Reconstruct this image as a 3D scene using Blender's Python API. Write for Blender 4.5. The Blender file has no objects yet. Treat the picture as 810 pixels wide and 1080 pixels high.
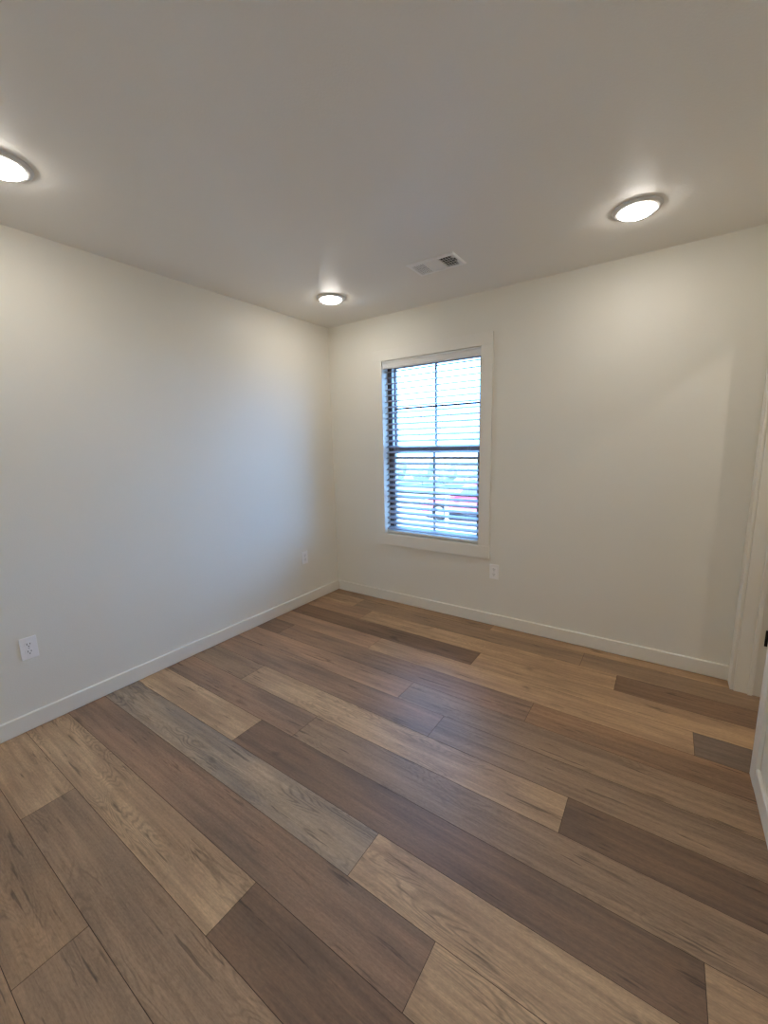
import bpy, bmesh, math, random
from mathutils import Vector, Matrix, noise
scene = bpy.context.scene
C = scene.collection
random.seed(7)

# ------------------------------------------------------------------ camera, world, sun, exposure
def cam_axes(yaw, pitch, roll):
    cy, sy = math.cos(yaw), math.sin(yaw)
    f = Vector((-sy*math.cos(pitch), cy*math.cos(pitch), math.sin(pitch)))
    r = Vector((cy, sy, 0)); u = r.cross(f)
    return math.cos(roll)*r + math.sin(roll)*u, -math.sin(roll)*r + math.cos(roll)*u, f
cr, cu, cf = cam_axes(math.radians(34.7187), math.radians(-9.486), math.radians(-1.3065))
cd = bpy.data.cameras.new('camera'); cam = bpy.data.objects.new('camera', cd); C.objects.link(cam)
M = Matrix((cr, cu, -cf)).transposed().to_4x4(); M.translation = Vector((2.6013, -2.9358, 1.4083))
cam.matrix_world = M
cd.sensor_fit = 'VERTICAL'; cd.sensor_height = 24; cd.lens = 431.706/1080*24
cd.clip_start = 0.02; cd.clip_end = 300
scene.camera = cam

SKY = 15.5
world = bpy.data.worlds.new('world'); scene.world = world; world.use_nodes = True
wn = world.node_tree; wn.nodes.clear()
wo = wn.nodes.new('ShaderNodeOutputWorld'); wb = wn.nodes.new('ShaderNodeBackground')
wb.inputs['Color'].default_value = (0.235, 0.505, 1.0, 1); wb.inputs['Strength'].default_value = SKY
wn.links.new(wb.outputs[0], wo.inputs[0])

sd = bpy.data.lights.new('sun', 'SUN'); sun = bpy.data.objects.new('sun', sd); C.objects.link(sun)
sd.energy = 22.0; sd.angle = math.radians(1.5); sd.color = (1, .95, .88)
sun.rotation_euler = Vector((0.35, 0.55, -0.9)).to_track_quat('-Z', 'Y').to_euler()

LAMP = 58.0                       # radiance of the disc lights' lenses
LAMP_COL = (1.0, 0.945, 0.872, 1)

vs = scene.view_settings
vs.view_transform = 'Standard'; vs.look = 'None'; vs.gamma = 1; vs.exposure = 0.14
vs.use_curve_mapping = False
scene.cycles.use_denoising = True
scene.cycles.max_bounces = 14; scene.cycles.diffuse_bounces = 8; scene.cycles.transparent_max_bounces = 16
scene.cycles.sample_clamp_indirect = 6

# ------------------------------------------------------------------ helpers
def s2l(c): return tuple((x/255/12.92 if x/255 <= .04045 else ((x/255+.055)/1.055)**2.4) for x in c)

def mat(name, col, rough=.5, spec=.5, metal=0, bump=None, emit=None):
    m = bpy.data.materials.new(name); m.use_nodes = True
    n = m.node_tree.nodes; l = m.node_tree.links; b = n['Principled BSDF']
    b.inputs['Base Color'].default_value = (*col[:3], 1)
    b.inputs['Roughness'].default_value = rough
    b.inputs['Specular IOR Level'].default_value = spec
    b.inputs['Metallic'].default_value = metal
    if emit:
        b.inputs['Emission Color'].default_value = emit[0]; b.inputs['Emission Strength'].default_value = emit[1]
    if bump:
        sc, strength, dist = bump
        tc = n.new('ShaderNodeTexCoord'); nz = n.new('ShaderNodeTexNoise')
        nz.inputs['Scale'].default_value = sc; nz.inputs['Detail'].default_value = 3
        bp = n.new('ShaderNodeBump'); bp.inputs['Strength'].default_value = strength; bp.inputs['Distance'].default_value = dist
        l.new(tc.outputs['Object'], nz.inputs['Vector']); l.new(nz.outputs['Fac'], bp.inputs['Height'])
        l.new(bp.outputs[0], b.inputs['Normal'])
    return m

class MB:
    """collects shapes that become ONE mesh object"""
    def __init__(s): s.bm = bmesh.new()
    def box(s, x0, x1, y0, y1, z0, z1, bev=0, seg=2):
        r = bmesh.ops.create_cube(s.bm, size=1)
        vsx = r['verts']
        for v in vsx:
            v.co = Vector(((x0+x1)/2 + v.co.x*(x1-x0), (y0+y1)/2 + v.co.y*(y1-y0), (z0+z1)/2 + v.co.z*(z1-z0)))
        if bev:
            es = list({e for v in vsx for e in v.link_edges})
            bmesh.ops.bevel(s.bm, geom=es, offset=bev, segments=seg, profile=.5, affect='EDGES')
        return s
    def lathe(s, prof, axis='Z', c=(0, 0, 0), n=48):
        rings = []
        for r, h in prof:
            if r < 1e-6:
                rings.append([s.bm.verts.new(s._ax(axis, 0, 0, h, c))])
            else:
                rings.append([s.bm.verts.new(s._ax(axis, r*math.cos(2*math.pi*i/n), r*math.sin(2*math.pi*i/n), h, c)) for i in range(n)])
        for a, b in zip(rings, rings[1:]):
            for i in range(n):
                j = (i+1) % n
                if len(a) == 1 and len(b) == 1: continue
                if len(a) == 1: s.bm.faces.new((a[0], b[j], b[i]))
                elif len(b) == 1: s.bm.faces.new((a[i], a[j], b[0]))
                else: s.bm.faces.new((a[i], a[j], b[j], b[i]))
        return s
    def _ax(s, axis, a, b, h, c):
        p = {'Z': (a, b, h), 'Y': (a, h, b), 'X': (h, a, b)}[axis]
        return (p[0]+c[0], p[1]+c[1], p[2]+c[2])
    def tube(s, pts, r, n=8, r2=None):
        pts = [Vector(p) for p in pts]; rings = []
        for i, p in enumerate(pts):
            d = (pts[min(i+1, len(pts)-1)] - pts[max(i-1, 0)]).normalized()
            a = d.orthogonal().normalized(); b = d.cross(a)
            rr = r if r2 is None else r + (r2-r)*i/(len(pts)-1)
            rings.append([s.bm.verts.new(p + rr*(a*math.cos(2*math.pi*k/n) + b*math.sin(2*math.pi*k/n))) for k in range(n)])
        for A, B in zip(rings, rings[1:]):
            # match closest start vertex
            o = min(range(n), key=lambda q: (A[0].co-B[q].co).length)
            for k in range(n):
                s.bm.faces.new((A[k], A[(k+1) % n], B[(o+k+1) % n], B[(o+k) % n]))
        s.bm.faces.new(rings[0]); s.bm.faces.new(rings[-1])
        return s
    def prism(s, outline, axis, h0, h1, bev=0):
        lo = [s.bm.verts.new(s._ax(axis, a, b, h0, (0, 0, 0))) for a, b in outline]
        hi = [s.bm.verts.new(s._ax(axis, a, b, h1, (0, 0, 0))) for a, b in outline]
        n = len(lo)
        fs = [s.bm.faces.new(lo), s.bm.faces.new(hi)]
        for i in range(n): fs.append(s.bm.faces.new((lo[i], lo[(i+1) % n], hi[(i+1) % n], hi[i])))
        if bev:
            es = list({e for f in fs[:2] for e in f.edges})
            bmesh.ops.bevel(s.bm, geom=es, offset=bev, segments=3, profile=.5, affect='EDGES')
        return s
    def build(s, name, m, parent=None, smooth=False, loc=None):
        bmesh.ops.recalc_face_normals(s.bm, faces=s.bm.faces)
        me = bpy.data.meshes.new(name); s.bm.to_mesh(me); s.bm.free()
        for mm in (m if isinstance(m, (list, tuple)) else [m]): me.materials.append(mm)
        if smooth:
            for p in me.polygons: p.use_smooth = True
            try: me.set_sharp_from_angle(angle=math.radians(40))
            except Exception: pass
        o = bpy.data.objects.new(name, me); C.objects.link(o)
        if parent: o.parent = parent
        if loc: o.location = loc
        return o

def tag(o, label=None, cat=None, group=None, kind=None):
    if label: o['label'] = label
    if cat: o['category'] = cat
    if group: o['group'] = group
    if kind: o['kind'] = kind
    return o
def empty(name, loc=(0, 0, 0), rot=(0, 0, 0)):
    o = bpy.data.objects.new(name, None); C.objects.link(o); o.location = loc; o.rotation_euler = rot
    o.empty_display_size = .1
    return o
def copy_tree(o, parent=None):
    c = o.copy(); C.objects.link(c); c.parent = parent
    for ch in list(o.children): copy_tree(ch, c)
    return c

# ------------------------------------------------------------------ materials
M_wall = mat('wall_paint', s2l((236, 232, 220)), .5, .35, bump=(160, .25, .002))
M_ceil = mat('ceiling_paint', s2l((238, 234, 226)), .42, .4, bump=(130, .3, .002))
M_trim = mat('trim_paint', s2l((237, 233, 222)), .38, .45)
M_white = mat('white_plastic', s2l((248, 246, 243)), .35, .5)
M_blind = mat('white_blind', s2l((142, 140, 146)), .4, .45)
M_val = mat('white_valance', s2l((226, 225, 222)), .4, .45)
M_cord = mat('ladder_cord', s2l((215, 215, 215)), .8, .2)
M_frame = mat('dark_bronze_frame', s2l((100, 90, 92)), .45, .4)
M_track = mat('vinyl_track', s2l((205, 203, 204)), .45, .4)
M_sash = mat('grey_sash', s2l((150, 145, 150)), .4, .45)
M_black = mat('black_metal', (.012, .012, .012), .4, .5, .6)
M_slot = mat('dark_slot', (.02, .02, .02), .7, .2)
M_duct = mat('dark_duct', (.05, .05, .052), .6, .3)
M_vent = mat('white_enamel_metal', s2l((248, 247, 244)), .4, .5)
M_rim = mat('lamp_rim', s2l((215, 213, 210)), .4, .5)
M_lens = mat('lamp_lens', (.9, .9, .9), .4, .3, emit=(LAMP_COL, LAMP))
M_lens_hall = mat('hall_lamp_lens', (.9, .9, .9), .4, .3, emit=(LAMP_COL, LAMP*5.6))
M_screw = mat('screw_metal', (.6, .6, .6), .35, .5, .8)

def glass_mat():
    m = bpy.data.materials.new('window_glass'); m.use_nodes = True
    n = m.node_tree.nodes; l = m.node_tree.links; n.clear()
    o = n.new('ShaderNodeOutputMaterial'); mx = n.new('ShaderNodeMixShader')
    t = n.new('ShaderNodeBsdfTransparent'); g = n.new('ShaderNodeBsdfGlossy'); f = n.new('ShaderNodeMapRange'); lw = n.new('ShaderNodeLayerWeight'); pw = n.new('ShaderNodeMath'); pw.operation = 'POWER'; pw.inputs[1].default_value = 5
    t.inputs[0].default_value = (.95, .97, .97, 1); g.inputs['Roughness'].default_value = .02; f.inputs[3].default_value = .035; f.inputs[4].default_value = .8
    l.new(lw.outputs['Facing'], pw.inputs[0]); l.new(pw.outputs[0], f.inputs[0])
    l.new(f.outputs[0], mx.inputs[0]); l.new(t.outputs[0], mx.inputs[1]); l.new(g.outputs[0], mx.inputs[2])
    l.new(mx.outputs[0], o.inputs[0])
    return m
M_glass = glass_mat()

def floor_mat():
    m = bpy.data.materials.new('oak_plank'); m.use_nodes = True
    n = m.node_tree.nodes; l = m.node_tree.links; b = n['Principled BSDF']
    def N(t, **k):
        q = n.new(t)
        for a, v in k.items(): setattr(q, a, v)
        return q
    uv = N('ShaderNodeUVMap', uv_map='plank_uv')
    a1 = N('ShaderNodeAttribute', attribute_name='tone_a'); a2 = N('ShaderNodeAttribute', attribute_name='tone_b')
    gr = N('ShaderNodeAttribute', attribute_name='figure')
    def noise_tex(su, sv, detail=4, rough=.55, dist=0.0):
        mp = N('ShaderNodeMapping'); mp.inputs['Scale'].default_value = (su, sv, 1)
        l.new(uv.outputs[0], mp.inputs[0])
        t = N('ShaderNodeTexNoise'); t.inputs['Scale'].default_value = 1; t.inputs['Detail'].default_value = detail
        t.inputs['Roughness'].default_value = rough; t.inputs['Distortion'].default_value = dist
        l.new(mp.outputs[0], t.inputs['Vector']); return t.outputs['Fac']
    def ramp(src, lo, hi, a=0., bb=1.):
        r = N('ShaderNodeMapRange'); r.clamp = True
        r.inputs[1].default_value = lo; r.inputs[2].default_value = hi; r.inputs[3].default_value = a; r.inputs[4].default_value = bb
        l.new(src, r.inputs[0]); return r.outputs[0]
    def math_(op, a, bb):
        q = N('ShaderNodeMath', operation=op)
        for i, v in enumerate((a, bb)):
            if isinstance(v, (int, float)): q.inputs[i].default_value = v
            else: l.new(v, q.inputs[i])
        return q.outputs[0]
    def mixc(f, a, bb, mode='MIX'):
        q = N('ShaderNodeMix', data_type='RGBA', blend_type=mode)
        if isinstance(f, (int, float)): q.inputs[0].default_value = f
        else: l.new(f, q.inputs[0])
        for i, v in ((6, a), (7, bb)):
            if isinstance(v, tuple): q.inputs[i].default_value = v
            else: l.new(v, q.inputs[i])
        return q.outputs[2]
    blotch = ramp(noise_tex(1.5, 8, 3, .55), .38, .62)
    c = mixc(blotch, a1.outputs['Color'], a2.outputs['Color'])
    # long soft streaks along the board
    st = ramp(noise_tex(1.6, 46, 6, .65), .3, .7, .76, 1.22)
    fine = ramp(noise_tex(9, 330, 3, .6), .3, .7, .90, 1.10)
    mott = ramp(noise_tex(60, 170, 3, .75), .25, .75, .80, 1.18)
    k = math_('MULTIPLY', math_('MULTIPLY', st, fine), mott)
    # cathedral figure: contour lines of a stretched noise
    fld = noise_tex(2.3, 13, 2, .45, .3)
    cont = math_('SINE', math_('MULTIPLY', fld, 120.0), 0.0)
    cont = ramp(cont, -.1, 1.0, 0, 1)
    msk = ramp(noise_tex(2.1, 8, 1, .5), .45, .6)
    k = math_('MULTIPLY', k, math_('SUBTRACT', 1.0, math_('MULTIPLY', math_('MULTIPLY', math_('MULTIPLY', cont, msk), gr.outputs['Fac']), .34)))
    # dark checks and knots
    ck = ramp(noise_tex(3.6, 55, 3, .6, .2), .595, .655)
    ckm = ramp(noise_tex(3.2, 9, 1, .5), .49, .56)
    k = math_('MULTIPLY', k, math_('SUBTRACT', 1.0, math_('MULTIPLY', math_('MULTIPLY', ck, ckm), .50)))
    kn = ramp(noise_tex(5.5, 12, 1, .5), .69, .78)
    k = math_('MULTIPLY', k, math_('SUBTRACT', 1.0, math_('MULTIPLY', kn, .45)))
    comb = N('ShaderNodeCombineXYZ')
    for i in range(3): l.new(k, comb.inputs[i])
    c = mixc(1.0, c, comb.outputs[0], 'MULTIPLY')
    l.new(c, b.inputs['Base Color'])
    l.new(ramp(k, .7, 1.2, .48, .38), b.inputs['Roughness'])
    b.inputs['Specular IOR Level'].default_value = .52
    bp = N('ShaderNodeBump'); bp.inputs['Strength'].default_value = .25; bp.inputs['Distance'].default_value = .0008
    l.new(k, bp.inputs['Height']); l.new(bp.outputs[0], b.inputs['Normal'])
    return m
M_floor = floor_mat()
M_groove = mat('plank_groove', s2l((70, 56, 44)), .7, .2)

# ------------------------------------------------------------------ the room
W, H, D = 3.0, 2.44, 3.32          # width, ceiling height, depth
HX1, HY0 = 4.42, -1.75             # far side and near end of the room beyond the doorway
TH = .116                          # interior wall thickness
BT = .16                           # window wall thickness
WX0, WX1, WZ0, WZ1 = .587, 1.449, .622, 2.078     # window opening
DY0, DY1, DZ = -.818, -.118, 2.045                # doorway opening in the right wall

# floor: rows of boards along x
T  = ((162, 138, 110), (134, 112, 90)); LT = ((170, 147, 118), (142, 120, 96))
DB = ((104, 82, 65), (86, 69, 56));    RB = ((132, 106, 86), (102, 85, 72))
GB = ((136, 115, 94), (112, 95, 79));  GR = ((148, 134, 116), (112, 106, 101))
PT = ((148, 120, 97), (120, 98, 82));  CH = ((96, 85, 78), (80, 71, 66))
TG = ((146, 122, 97), (116, 98, 80));  RD = ((130, 102, 78), (110, 88, 70))
XE = HX1
ROWS = [  # (end x, tones, figure strength)
 [(.22, GB, 0), (1.586, TG, .3), (3.4, T, .3), (XE, DB, 0)],
 [(.409, T, .6), (2.24, GB, .2), (3.9, GB, .3), (XE, T, 0)],
 [(.617, PT, .2), (2.447, T, .5), (4.27, DB, .1), (XE, T, 0)],
 [(1.658, DB, .1), (3.487, T, .4), (XE, PT, 0)],
 [(.97, PT, .2), (2.80, T, .3), (XE, CH, .1)],
 [(.25, DB, 0), (2.10, RB, .1), (3.93, RD, .2), (XE, DB, 0)],
 [(1.452, PT, .2), (3.28, GB, .4), (XE, T, 0)],
 [(1.74, RB, .2), (3.57, GB, .3), (XE, PT, 0)],
 [(.54, GB, .2), (2.375, LT, .9), (XE, DB, .1)],
 [(1.1815, RB, .1), (3.01, GB, .5), (XE, T, 0)],
 [(.957, LT, .3), (2.785, DB, .15), (XE, T, .4)],
 [(1.831, GR, 1.0), (3.66, LT, 1.0), (XE, DB, 0)],
 [(2.157, RB, .2), (3.98, LT, 1.0), (XE, GB, 0)],
 [(1.593, LT, .9), (3.42, DB, .2), (XE, T, 0)],
 [(.637, LT, .4), (2.47, GB, .7), (XE, TG, .5)],
 [(1.273, TG, .4), (3.10, GB, .5), (XE, DB, 0)],
 [(.30, GB, .2), (2.13, TG, .4), (XE, DB, 0)],
 [(1.45, GB, .3), (3.28, LT, .5), (XE, T, 0)],
 [(.75, RB, .2), (2.58, T, .5), (XE, T, 0)],
]
def build_floor():
    bm = bmesh.new(); uvl = bm.loops.layers.uv.new('plank_uv')
    ta = bm.loops.layers.float_color.new('tone_a'); tb = bm.loops.layers.float_color.new('tone_b')
    fg = bm.loops.layers.float_color.new('figure')
    g, dp = .0008, .0009
    rnd = random.Random(31)
    y1 = 0.0
    for ri, row in enumerate(ROWS):
        y0 = max(-.105 - .18*ri, -D)
        x0 = 0.0
        for xe, tone, fig in row:
            x1 = min(xe, XE)
            ou, ov = rnd.uniform(0, 60), rnd.uniform(0, 60)
            jit = 1.42*rnd.uniform(.96, 1.04)
            MEAN = (130, 111, 92)
            tone = [[mm + .80*(c-mm) for c, mm in zip(t, MEAN)] for t in tone]
            WARM = (1.11, 1.0, .885)
            A = [c*jit*w for c, w in zip(s2l(tone[0]), WARM)]; B = [c*jit*w for c, w in zip(s2l(tone[1]), WARM)]
            P = [(x0, y0), (x1, y0), (x1, y1), (x0, y1)]
            Q = [(x0+g, y0+g), (x1-g, y0+g), (x1-g, y1-g), (x0+g, y1-g)]
            lo = [bm.verts.new((*p, -dp)) for p in P]; hi = [bm.verts.new((*q, 0)) for q in Q]
            fs = [(bm.faces.new(hi), 0)]
            for i in range(4): fs.append((bm.faces.new((lo[i], lo[(i+1) % 4], hi[(i+1) % 4], hi[i])), 1))
            for f, mi in fs:
                f.material_index = mi
                for lp in f.loops:
                    lp[uvl].uv = (lp.vert.co.x - x0 + ou, lp.vert.co.y - y0 + ov)
                    lp[ta] = (*A, 1); lp[tb] = (*B, 1); lp[fg] = (fig, fig, fig, 1)
            x0 = x1
        y1 = y0
        if y1 <= -D: break
    # slab under the boards
    def quad(pts):
        vsx = [bm.verts.new(p) for p in pts]; f = bm.faces.new(vsx); f.material_index = 1
    z0, z1 = -.08, -dp-.0003
    quad([(0, -D, z1), (XE, -D, z1), (XE, 0, z1), (0, 0, z1)])
    quad([(0, -D, z0), (0, 0, z0), (XE, 0, z0), (XE, -D, z0)])
    quad([(0, -D, z0), (XE, -D, z0), (XE, -D, z1), (0, -D, z1)]); quad([(0, 0, z0), (0, 0, z1), (XE, 0, z1), (XE, 0, z0)])
    quad([(0, -D, z0), (0, -D, z1), (0, 0, z1), (0, 0, z0)]); quad([(XE, -D, z0), (XE, 0, z0), (XE, 0, z1), (XE, -D, z1)])
    me = bpy.data.meshes.new('floor'); bm.to_mesh(me); bm.free()
    me.materials.append(M_floor); me.materials.append(M_groove)
    o = bpy.data.objects.new('floor', me); C.objects.link(o)
    return tag(o, 'floor of wide oak planks in mixed tan, brown and grey tones', 'floor', kind='structure')
build_floor()

def struct(o, label, cat): return tag(o, label, cat, kind='structure')
m = MB(); m.box(-TH, HX1+TH, -D-TH, BT, H, H+.1)
struct(m.build('ceiling', M_ceil), 'flat off-white textured ceiling', 'ceiling')
m = MB(); m.box(-TH, 0, -D-TH, BT, -.08, H)
struct(m.build('wall_left', M_wall), 'plain cream wall on the left with two outlets', 'wall')
m = MB()
m.box(0, WX0, 0, BT, -.08, H); m.box(WX1, HX1+TH, 0, BT, -.08, H)
m.box(WX0, WX1, 0, BT, -.08, WZ0); m.box(WX0, WX1, 0, BT, WZ1, H)
struct(m.build('wall_back', M_wall), 'cream wall with the window in it', 'wall')
m = MB()
m.box(W, W+TH, -D, DY0-.018, 0, H); m.box(W, W+TH, DY1+.018, 0, 0, H); m.box(W, W+TH, DY0-.018, DY1+.018, DZ+.018, H)
struct(m.build('wall_right', M_wall), 'cream wall on the right with the doorway in it', 'wall')
m = MB(); m.box(0, HX1+TH, -D-TH, -D, -.08, H)
struct(m.build('wall_front', M_wall), 'cream wall behind the viewer', 'wall')
m = MB(); m.box(HX1, HX1+TH, -D, 0, -.08, H); m.box(W+TH, HX1, HY0-TH, HY0, 0, H)
struct(m.build('wall_hall', M_wall), 'cream wall of the room beyond the doorway', 'wall')

# baseboards
BH, BTK = .091, .015
def baseboard(name, x0, x1, y0, y1, label):
    m = MB(); m.box(x0, x1, y0, y1, 0, BH, .004, 1)
    return struct(m.build(name, M_trim), label, 'baseboard')
baseboard('baseboard_left', 0, BTK, -D, 0, 'painted baseboard along the left wall')
baseboard('baseboard_back', BTK, W-.0005, -BTK, 0, 'painted baseboard under the window wall')
baseboard('baseboard_right', W-BTK, W, -D+BTK, DY0-.0945, 'painted baseboard on the right wall beside the door casing')
baseboard('baseboard_front', BTK, W, -D, -D+BTK, 'painted baseboard behind the viewer')

# window casing (picture frame trim)
CW, CT = .087, .018
m = MB()
m.box(WX0-CW, WX0, -CT, 0, WZ0, WZ1, .002); m.box(WX1, WX1+CW, -CT, 0, WZ0, WZ1, .002)
m.box(WX0-CW, WX1+CW, -CT-.001, 0, WZ0-CW-.01, WZ0, .002); m.box(WX0-CW, WX1+CW, -CT-.001, 0, WZ1, WZ1+CW, .002)
struct(m.build('trim_1', M_trim), 'flat painted casing framing the window', 'window casing')
# door casing
m = MB()
m.box(W-CT+.002, W, DY1+.006, DY1+.006+.098, 0, DZ+.006, .003)
m.box(W-CT+.002, W, DY0-.006-CW, DY0-.006, 0, DZ+.006, .003)
m.box(W-CT+.001, W, DY0-.006-CW, DY1+.006+.098, DZ+.006, DZ+.006+CW, .003)
struct(m.build('trim_2', M_trim), 'painted casing round the doorway at the right', 'door casing')
# door jamb lining with stop
m = MB()
m.box(W, W+TH, DY1, DY1+.018, 0, DZ+.018, .0015); m.box(W, W+TH, DY0-.018, DY0, 0, DZ+.018, .0015)
m.box(W, W+TH, DY0, DY1, DZ, DZ+.018, .0015)
m.box(W+.058, W+.078, DY1-.011, DY1, 0, DZ, .0015); m.box(W+.058, W+.078, DY0, DY0+.011, 0, DZ, .0015)
m.box(W+.058, W+.078, DY0+.011, DY1-.011, DZ-.011, DZ, .0015)
struct(m.build('trim_3', M_trim), 'painted jamb with door stop lining the right doorway', 'door jamb')

# door leaf, swung open into the next room
dr = empty('door_1', (W+TH+.010, DY1-.004, 0)); struct(dr, 'painted door swung open beyond the right doorway, black hinges', 'door')
dx0, dx1, dyf, dyb = .008, .692, -.040, -.005
m = MB()
m.box(dx0, dx0+.11, dyf, dyb, .012, 2.035, .0015); m.box(dx1-.11, dx1, dyf, dyb, .012, 2.035, .0015)
for z0, z1 in ((.012, .24), (.95, 1.08), (1.92, 2.035)): m.box(dx0+.11, dx1-.11, dyf, dyb, z0, z1, .0015)
m.box(dx0+.11, dx1-.11, dyf+.010, dyb-.010, .24, 1.92)
m.build('door_leaf', M_trim, dr)
for z in (.34, 1.03, 1.80):
    m = MB()
    m.box(-.006, -.003, -.0, .0035, z-.045, z+.045)
    m.box(-.027, -.008, .0015, .0038, z-.045, z+.045, .0008)                   # leaf on the jamb
    m.box(dx0-.002, dx0, dyf+.004, -.006, z-.045, z+.045, .0004)               # leaf on the door edge
    for k in range(5): m.lathe([(0, z-.045+.018*k), (.0055, z-.045+.018*k), (.0055, z-.0275+.018*k), (0, z-.0275+.018*k)], 'Z', (-.001, -.006, 0), 14)
    tag(m.build('hinge', M_black, dr, True), 'black hinge')
m = MB()
for s, y in ((-1, dyf), (1, dyb)):
    m.lathe([(0, y), (.032, y), (.032, y+s*.006), (.012, y+s*.010), (.011, y+s*.030), (.024, y+s*.038), (.027, y+s*.050), (.020, y+s*.060), (0, y+s*.062)], 'Y', (dx1-.06, 0, .93), 24)
tag(m.build('door_knob', M_black, dr, True), 'black door knob')

# ------------------------------------------------------------------ the window
FY0, FY1 = .070, .150              # depth of the frame inside the wall
win = empty('window_1', (0, 0, 0)); struct(win, 'double hung window with muntin bars and dark frame', 'window')
fw = .040
for y0, y1, mm, nm in ((FY0, FY0+.009, M_frame, 'window_frame'), (FY0+.009, FY1, M_track, 'jamb_track')):
    m = MB(); q = fw + (.0 if nm == 'window_frame' else -.001)
    m.box(WX0, WX0+q, y0, y1, WZ0, WZ1, .001); m.box(WX1-q, WX1, y0, y1, WZ0, WZ1, .001)
    m.box(WX0+q, WX1-q, y0, y1, WZ0, WZ0+q-.016, .001); m.box(WX0+q, WX1-q, y0, y1, WZ1-q+.016, WZ1, .001)
    m.build(nm, mm, win)
def sash(y0, y1, z0, z1, top, bot, zm):
    x0, x1 = WX0+fw-.001, WX1-fw+.001; st = .015
    yc = (y0+y1)/2; xm = (WX0+WX1)/2
    m = MB()
    m.box(x0, x0+st, y0, y1, z0, z1, .002); m.box(x1-st, x1, y0, y1, z0, z1, .002)
    m.box(x0+st, x1-st, y0, y1, z1-top, z1, .002); m.box(x0+st, x1-st, y0, y1, z0, z0+bot, .002)
    s_ = m.build('sash', M_sash, win)
    m = MB()
    m.box(xm-.0065, xm+.0065, yc-.009, yc+.009, z0+bot, z1-top, .002); m.box(x0+st, x1-st, yc-.008, yc+.008, zm-.0075, zm+.0075, .002)
    m.build('muntin_bars', M_frame, s_)
    m = MB(); m.box(x0+st-.004, x1-st+.004, yc-.002, yc+.002, z0+bot-.004, z1-top+.004)
    m.build('glass_pane', M_glass, s_)
    return s_
sash(.113, .141, 1.335, WZ1-fw+.017, .026, .040, 1.700)
sash(.080, .108, WZ0+fw-.017, 1.372, .034, .034, .985)
m = MB(); m.box(.985, 1.055, .078, .100, 1.372, 1.382, .003); m.box(1.0, 1.04, .082, .094, 1.382, 1.390, .003)
m.build('sash_lock', M_frame, win)

# ------------------------------------------------------------------ the blind
bl = empty('window_blind', (0, 0, 0))
tag(bl, 'white slatted blind with open slats hanging inside the window', 'blind')
m = MB()                                                     # valance with a stepped moulding
prof = [(-.004, 2.014), (-.010, 2.014), (-.012, 2.020), (-.012, 2.030), (-.009, 2.034), (-.009, 2.058), (-.014, 2.064), (-.014, 2.074), (-.004, 2.0755)]
m.prism([(y, z) for y, z in prof], 'X', WX0+.003, WX1-.003)
m.build('valance', M_val, bl)
m = MB(); m.box(WX0+.006, WX1-.006, .006, .062, 2.035, 2.0755, .002)
m.build('headrail', M_blind, bl)
SY, SD, TILT, PITCH = .036, .0495, math.radians(19), .0473
m = MB()
zs = [1.9956-PITCH*k for k in range(29)]
for z in zs:
    pts = []
    n = 6
    for i in range(n+1):
        t = -SD/2 + SD*i/n; h = .0012*(1-(2*t/SD)**2)
        pts.append((t, h+.0016))
    out = pts + [(t, h-.0032) for t, h in reversed(pts)]
    rot = [(SY + a*math.cos(TILT) - b*math.sin(TILT), z + a*math.sin(TILT) + b*math.cos(TILT)) for a, b in out]
    m.prism(rot, 'X', WX0+.007, WX1-.007)
m.build('slats', M_blind, bl)
m = MB(); m.box(WX0+.007, WX1-.007, SY-.025, SY+.025, .631, .649, .003)
m.build('bottom_rail', M_val, bl)
LX = (WX0+.10, (WX0+WX1)/2, WX1-.10)
for x in LX:
    m = MB()
    for y in (SY-SD/2-.001, SY+SD/2+.001): m.tube([(x, y, .645), (x, y, 2.036)], .0006, 5)
    for z in zs:
        a = SD/2+.001
        m.tube([(x, SY-a*math.cos(TILT), z-a*math.sin(TILT)-.003), (x, SY+a*math.cos(TILT), z+a*math.sin(TILT)-.003)], .0004, 4)
    m.build('ladder_cord', M_cord, bl)
# ------------------------------------------------------------------ disc lights
def make_light():
    r = empty('disc_light', (0, 0, 0))
    m = MB(); m.lathe([(.074, -.0005), (.100, -.0005), (.1005, -.003), (.098, -.007), (.090, -.0115), (.080, -.0135), (.0765, -.0135), (.0750, -.0115), (.074, -.0005)], n=64)
    m.build('trim_ring', M_rim, r, True)
    m = MB(); m.lathe([(.0755, -.012), (.0735, -.0170), (.066, -.0225), (.052, -.0270), (.030, -.0300), (0, -.0310)], n=64)
    m.build('lens', M_lens, r, True)
    return r
L0 = make_light()
LIGHTS = [((.535, -.56), 'lit round ceiling light nearest the far corner of the room'),
          ((.525, -2.34), 'lit round ceiling light over the left wall, cut by the frame edge'),
          ((2.40, -.565), 'lit round ceiling light to the right of the ceiling vent'),
          ((2.40, -2.34), 'lit round ceiling light above the viewer'),
          ((3.65, -.64), 'lit round ceiling light in the room beyond the doorway')]
for i, ((x, y), lab) in enumerate(LIGHTS):
    o = L0 if i == 0 else copy_tree(L0)
    if x > W:                        # its own brighter lens
        for ch in o.children:
            if ch.name.startswith('lens'):
                ch.data = ch.data.copy(); ch.data.materials[0] = M_lens_hall
    if x > W: o.scale = (.5, .5, .8)
    o.location = (x, y, H); tag(o, lab, 'ceiling light', 'round disc lights on the ceiling')

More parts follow.
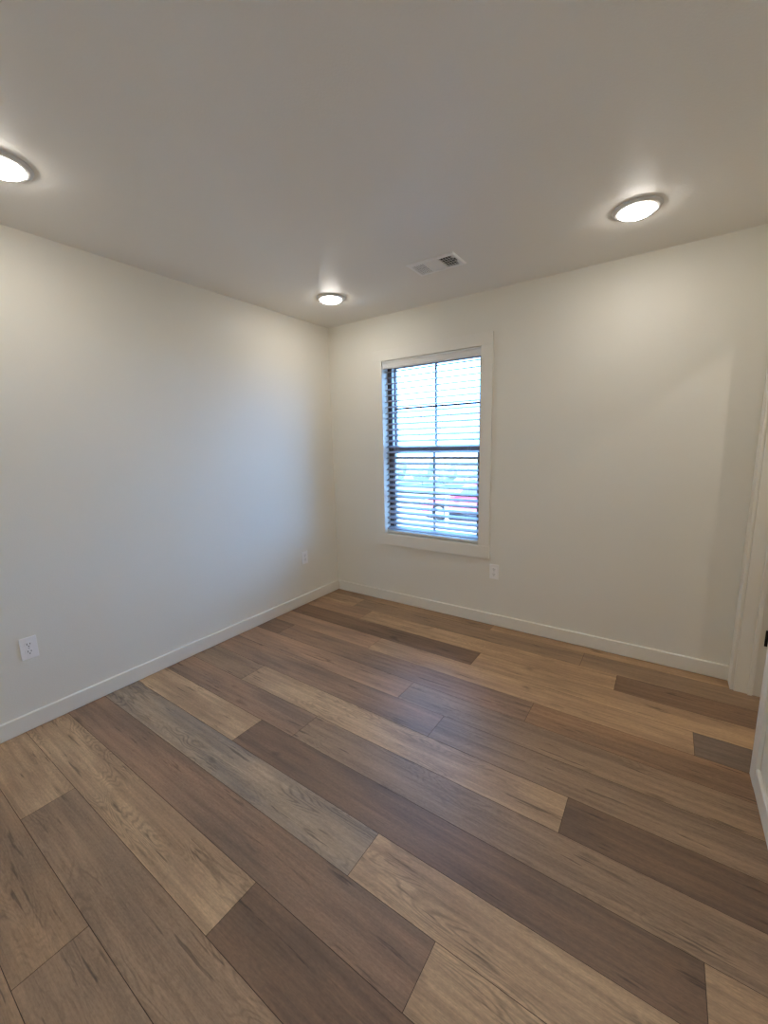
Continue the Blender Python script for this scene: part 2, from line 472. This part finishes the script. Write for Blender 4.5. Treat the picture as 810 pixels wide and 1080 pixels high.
# ------------------------------------------------------------------ ceiling vent
vt = empty('ceiling_vent', (1.393, -.598, H))
tag(vt, 'white metal air vent with three louvre panels on the ceiling', 'vent')
VX, VY = .151, .093
m = MB(); iw, ih = .124, .066
def ring_frame(m, X, Y, ix, iy, z0, z1, bev):
    # bevelled flange: outer edge thin, inner edge lower
    o = [(-X, -Y), (X, -Y), (X, Y), (-X, Y)]; i_ = [(-ix, -iy), (ix, -iy), (ix, iy), (-ix, iy)]
    mid = [(a*(1-bev/abs(a)), b*(1-bev/abs(b))) for a, b in o]
    R = [[m.bm.verts.new((a, b, z)) for a, b in q] for q, z in ((o, 0), (o, -.002), (mid, z0), (i_, z0), (i_, z1))]
    for A, B in zip(R, R[1:]):
        for k in range(4): m.bm.faces.new((A[k], A[(k+1) % 4], B[(k+1) % 4], B[k]))
ring_frame(m, VX, VY, iw, ih, -.008, -.0005, .008)
for x in (-.041, .041): m.box(x-.005, x+.005, -ih, ih, -.008, -.0015)
m.build('frame', M_vent, vt)
m = MB(); m.box(-iw, iw, -ih, ih, -.0014, -.0006); tag(m.build('duct_opening', M_duct, vt), 'dark opening behind louvres')
def blade(m, axis, c, length0, length1, tilt, w=.0105, th=.0012, zc=-.0050):
    a = math.radians(tilt); dx, dz = math.cos(a)*w/2, math.sin(a)*w/2
    nx, nz = -math.sin(a)*th/2, math.cos(a)*th/2
    q = [(c-dx-nx, zc-dz-nz), (c+dx-nx, zc+dz-nz), (c+dx+nx, zc+dz+nz), (c-dx+nx, zc-dz+nz)]
    if axis == 'Y': m.prism([(x, z) for x, z in q], 'Y', length0, length1)
    else: m.prism([(y, z) for y, z in q], 'X', length0, length1)
def panel(x0, x1, axis, tilt, pitch, ribs):
    m = MB()
    if axis == 'Y':
        n = round((x1-x0)/pitch)
        for k in range(n): blade(m, 'Y', x0+(k+.5)*(x1-x0)/n, -ih, ih, tilt, w=.0085 if tilt < 0 else .0070)
        for j in range(1, ribs):
            y = -ih+2*ih*j/ribs; m.box(x0, x1, y-.0014, y+.0014, -.0079, -.0066)
    else:
        n = round(2*ih/pitch)
        for k in range(n): blade(m, 'X', -ih+(k+.5)*2*ih/n, x0, x1, tilt, w=.0066)
    return m.build('louvre_panel', M_vent, vt)
panel(-iw, -.046, 'Y', 24, .0135, 4)
panel(-.036, .036, 'X', -26, .0120, 0)
panel(.046, iw, 'Y', -48, .0150, 5)
m = MB(); m.box(.130, .134, -.030, .004, -.011, -.0075, .0008); m.box(.1305, .1335, -.036, -.028, -.020, -.009, .001)
tag(m.build('damper_lever', M_duct, vt), 'dark damper lever')
for y in (-.080, .080):
    m = MB(); m.lathe([(0, -.0098), (.002, -.0095), (.0032, -.0082), (.0032, -.0072)], 'Z', (0, y, 0), 16); m.build('screw', M_vent, vt, True)

# ------------------------------------------------------------------ outlets (built facing +x, plate centred on the origin)
def make_outlet():
    r = empty('electrical_outlet')
    m = MB(); m.box(0, .0055, -.035, .035, -.057, .057, .002, 3); m.build('cover_plate', M_white, r)
    for s in (1, -1):
        zc = s*.0195
        m = MB()
        out = []
        for i in range(40):
            a = 2*math.pi*i/40; y, z = .0172*math.cos(a), .0172*math.sin(a)
            out.append((y, max(-.0143, min(.0143, z))+zc))
        m.prism(out, 'X', .004, .0072)
        f = m.build('receptacle', M_white, r)
        for y, h in ((-.0063, .0045), (.0063, .0037)):
            m = MB(); m.box(.0068, .0075, y-.0013, y+.0013, zc+.003-h, zc+.003+h); tag(m.build('slot', M_slot, f), 'dark slot')
        m = MB(); m.lathe([(0, .0075), (.0026, .0075), (.0026, .0068)], 'X', (0, 0, zc-.0088), 14); tag(m.build('ground_hole', M_slot, f), 'dark round hole')
    m = MB(); m.lathe([(.0034, .005), (.0032, .0066), (0, .0070)], 'X', (0, 0, 0), 16); m.build('screw', M_screw, r, True)
    return r
O0 = make_outlet(); O0.location = (0, -2.375, .427)
grp = 'white duplex outlets low on the walls'
tag(O0, 'white wall outlet low on the left wall, nearest the viewer', 'outlet', grp)
o = copy_tree(O0); o.location = (0, -.440, .425); tag(o, 'white wall outlet on the left wall near the far corner', 'outlet', grp)
o = copy_tree(O0); o.location = (1.576, 0, .427); o.rotation_euler = (0, 0, -math.pi/2)
tag(o, 'white wall outlet below the right side of the window', 'outlet', grp)

# ------------------------------------------------------------------ outside the window
GZ = -1.5
M_conc = mat('concrete', s2l((138, 135, 130)), .85, .2, bump=(30, .3, .01))
M_asph = mat('asphalt', s2l((140, 140, 142)), .9, .2, bump=(60, .4, .01))
M_grass = mat('lawn', s2l((112, 118, 96)), .95, .1, bump=(40, .6, .02))
M_red = mat('red_car_paint', (.60, .12, .19), .3, .5)
M_cglass = mat('car_glass', (.10, .12, .14), .08, .6)
M_tyre = mat('tyre_rubber', (.025, .025, .027), .8, .2)
M_alloy = mat('alloy_wheel', (.55, .56, .58), .35, .5, .7)
M_leaf = mat('shrub_leaf', s2l((150, 155, 140)), .7, .3)
M_bark = mat('bark', s2l((104, 92, 84)), .9, .1)
M_lampg = mat('car_lamp', (.75, .73, .7), .2, .5)
m = MB(); m.box(-60, 30, .62, 75, GZ-.2, GZ-.01); struct(m.build('ground', M_grass), 'lawn outside the window', 'lawn')
m = MB(); m.box(-40, 12, 4.2, 15.5, GZ-.15, GZ, .01); struct(m.build('driveway', M_conc), 'pale concrete parking area outside the window', 'pavement')
m = MB(); m.box(-.9, W+2, BT, BT+.30, GZ-.2, -.09); struct(m.build('foundation', M_conc), 'concrete footing under the window wall', 'footing')

# red car, side on (length along x)
car = empty('red_car', (-3.05, 11.7, GZ)); tag(car, 'red car parked outside the window, seen through the blind', 'car')
body = [(-2.12, .30), (-2.18, .48), (-2.10, .66), (-1.75, .78), (-1.05, .86), (.95, .90), (1.65, .90), (2.08, .84), (2.16, .60), (2.12, .32)]
def arch(cx, r=.345):
    return [(cx + r*math.cos(a), .30 + r*math.sin(a)) for a in [math.pi*i/10 for i in range(11)]]
out = body + [(2.0, .24)] + arch(1.33) + arch(-1.35) + [(-2.0, .24)]
# arches run from +x to -x along the bottom edge
m = MB(); m.prism([(a, b) for a, b in out], 'Y', -.88, .88, .03); m.build('car_body', M_red, car)
m = MB(); m.prism([(-1.05, .86), (-.35, 1.36), (.10, 1.45), (.85, 1.43), (1.35, 1.30), (1.72, .90)], 'Y', -.72, .72, .05); m.build('roof', M_red, car)
for s in (-1, 1):
    m = MB(); m.prism([(-.78, .92), (-.27, 1.30), (.14, 1.38), (.20, 1.38), (.20, .92)], 'Y', s*.715, s*.73); m.build('side_window', M_cglass, car)
    m = MB(); m.prism([(.27, .92), (.27, 1.38), (.82, 1.36), (1.22, 1.25), (1.42, .92)], 'Y', s*.715, s*.73); m.build('side_window', M_cglass, car)
    m = MB(); m.box(-2.17, -2.02, s*.62-.16, s*.62+.16, .56, .68, .02); m.build('headlamp', M_lampg, car)
    m = MB(); m.box(-.80, -.62, s*.95-.09, s*.95+.09, .92, 1.04, .03); m.build('wing_mirror', M_red, car)
    for x in (-1.35, 1.33):
        m = MB(); m.lathe([(.20, -.09), (.29, -.10), (.315, -.07), (.315, .07), (.29, .10), (.20, .09)], 'Y', (x, s*.80, .315), 32)
        w = m.build('wheel', M_tyre, car, True)
        m = MB(); m.lathe([(0, s*.085), (.05, s*.085), (.07, s*.06), (.18, s*.07), (.205, s*.09), (.205, -s*.05), (0, -s*.05)], 'Y', (x, s*.80, .315), 32)
        m.build('hub_cap', M_alloy, w, True)
m = MB(); m.box(-2.21, -2.05, -.80, .80, .30, .44, .03); m.build('bumper', M_red, car)
m = MB(); m.box(2.05, 2.20, -.80, .80, .32, .48, .03); m.build('bumper', M_red, car)

# white post on the edge of the pavement
m = MB(); m.box(-3.53, -3.43, 9.55, 9.65, GZ, -.25, .006); m.lathe([(.06, -.25), (.064, -.24), (.03, -.19), (0, -.18)], 'Z', (-3.48, 9.6, 0), 16)
tag(m.build('marker_post', M_white), 'slim white post standing in front of the red car', 'post')

def shrub(x, y, w, h, seed, label):
    rnd = random.Random(seed)
    r = empty('shrub', (x, y, GZ)); tag(r, label, 'shrub', 'shrubs along the far edge of the pavement')
    bm = bmesh.new()
    bmesh.ops.create_icosphere(bm, subdivisions=3, radius=1)
    for v in bm.verts:
        k = 1 + .22*noise.noise(v.co*2.2 + Vector((seed, 0, 0)))
        v.co = Vector((v.co.x*w/2*k, v.co.y*w/2*.8*k, h*.55 + v.co.z*h*.46*k))
    base = [(v.co.copy(), v.normal.copy()) for v in bm.verts]
    for _ in range(900):
        p, nn = rnd.choice(base)
        d = Vector((rnd.gauss(0, 1), rnd.gauss(0, 1), rnd.gauss(0, 1))).normalized()
        p = p + d*.05; a = (d + nn).normalized(); b = a.orthogonal().normalized()*.022; c = a*.06
        f = bm.faces.new([bm.verts.new(q) for q in (p-b*.3, p+c*.5-b, p+c, p+c*.5+b)])
    me = bpy.data.meshes.new('foliage'); bm.to_mesh(me); bm.free(); me.materials.append(M_leaf)
    o = bpy.data.objects.new('foliage', me); C.objects.link(o); o.parent = r
    m = MB(); m.tube([(0, 0, -.02), (.01, 0, h*.3), (0, .01, h*.55)], .03, 8, .015); m.build('stem', M_bark, r)
for i, (x, y, w, h, lab) in enumerate([
    (-13.6, 22.0, 1.7, 2.1, 'dense green shrub outside, leftmost of the row beyond the pavement'),
    (-11.5, 22.2, 1.6, 2.0, 'green shrub outside, second of the row from the left'),
    (-9.6, 22.0, 1.5, 1.8, 'green shrub outside just left of the middle muntin bar'),
    (-7.7, 22.3, 1.4, 1.2, 'low green shrub outside right of the middle muntin bar'),
    (-6.0, 22.3, 1.3, 1.1, 'low green shrub outside, rightmost of the row')]):
    shrub(x, y, w, h, i+3, lab)

def tree(x, y, h):
    rnd = random.Random(5)
    r = empty('bare_tree', (x, y, GZ)); tag(r, 'leafless tree outside the window with thin branches', 'tree')
    m = MB(); m.tube([(0, 0, -.05), (.03, 0, h*.4), (0, .03, h*.7), (.05, 0, h)], .11, 10, .03); m.build('trunk', M_bark, r)
    m = MB()
    def br(p, d, L, rad, lev):
        q = p + d*L*.5 + Vector((rnd.gauss(0, .05), rnd.gauss(0, .05), rnd.gauss(0, .05)))*L; e = p + d*L
        m.tube([p, q, e], rad, 6, rad*.5)
        if lev:
            for _ in range(3):
                dd = (d + Vector((rnd.gauss(0, .5), rnd.gauss(0, .5), rnd.gauss(.1, .4)))).normalized()
                br(p + d*L*rnd.uniform(.45, 1), dd, L*.6, rad*.5, lev-1)
    for k in range(9):
        a = k*2.4; z = h*(.5+.055*k)
        br(Vector((.02, .01, z)), Vector((math.cos(a), math.sin(a), .55)).normalized(), 1.5-.07*k, .035, 2)
    m.build('branches', M_bark, r)
tree(-9.9, 13.6, 5.6)
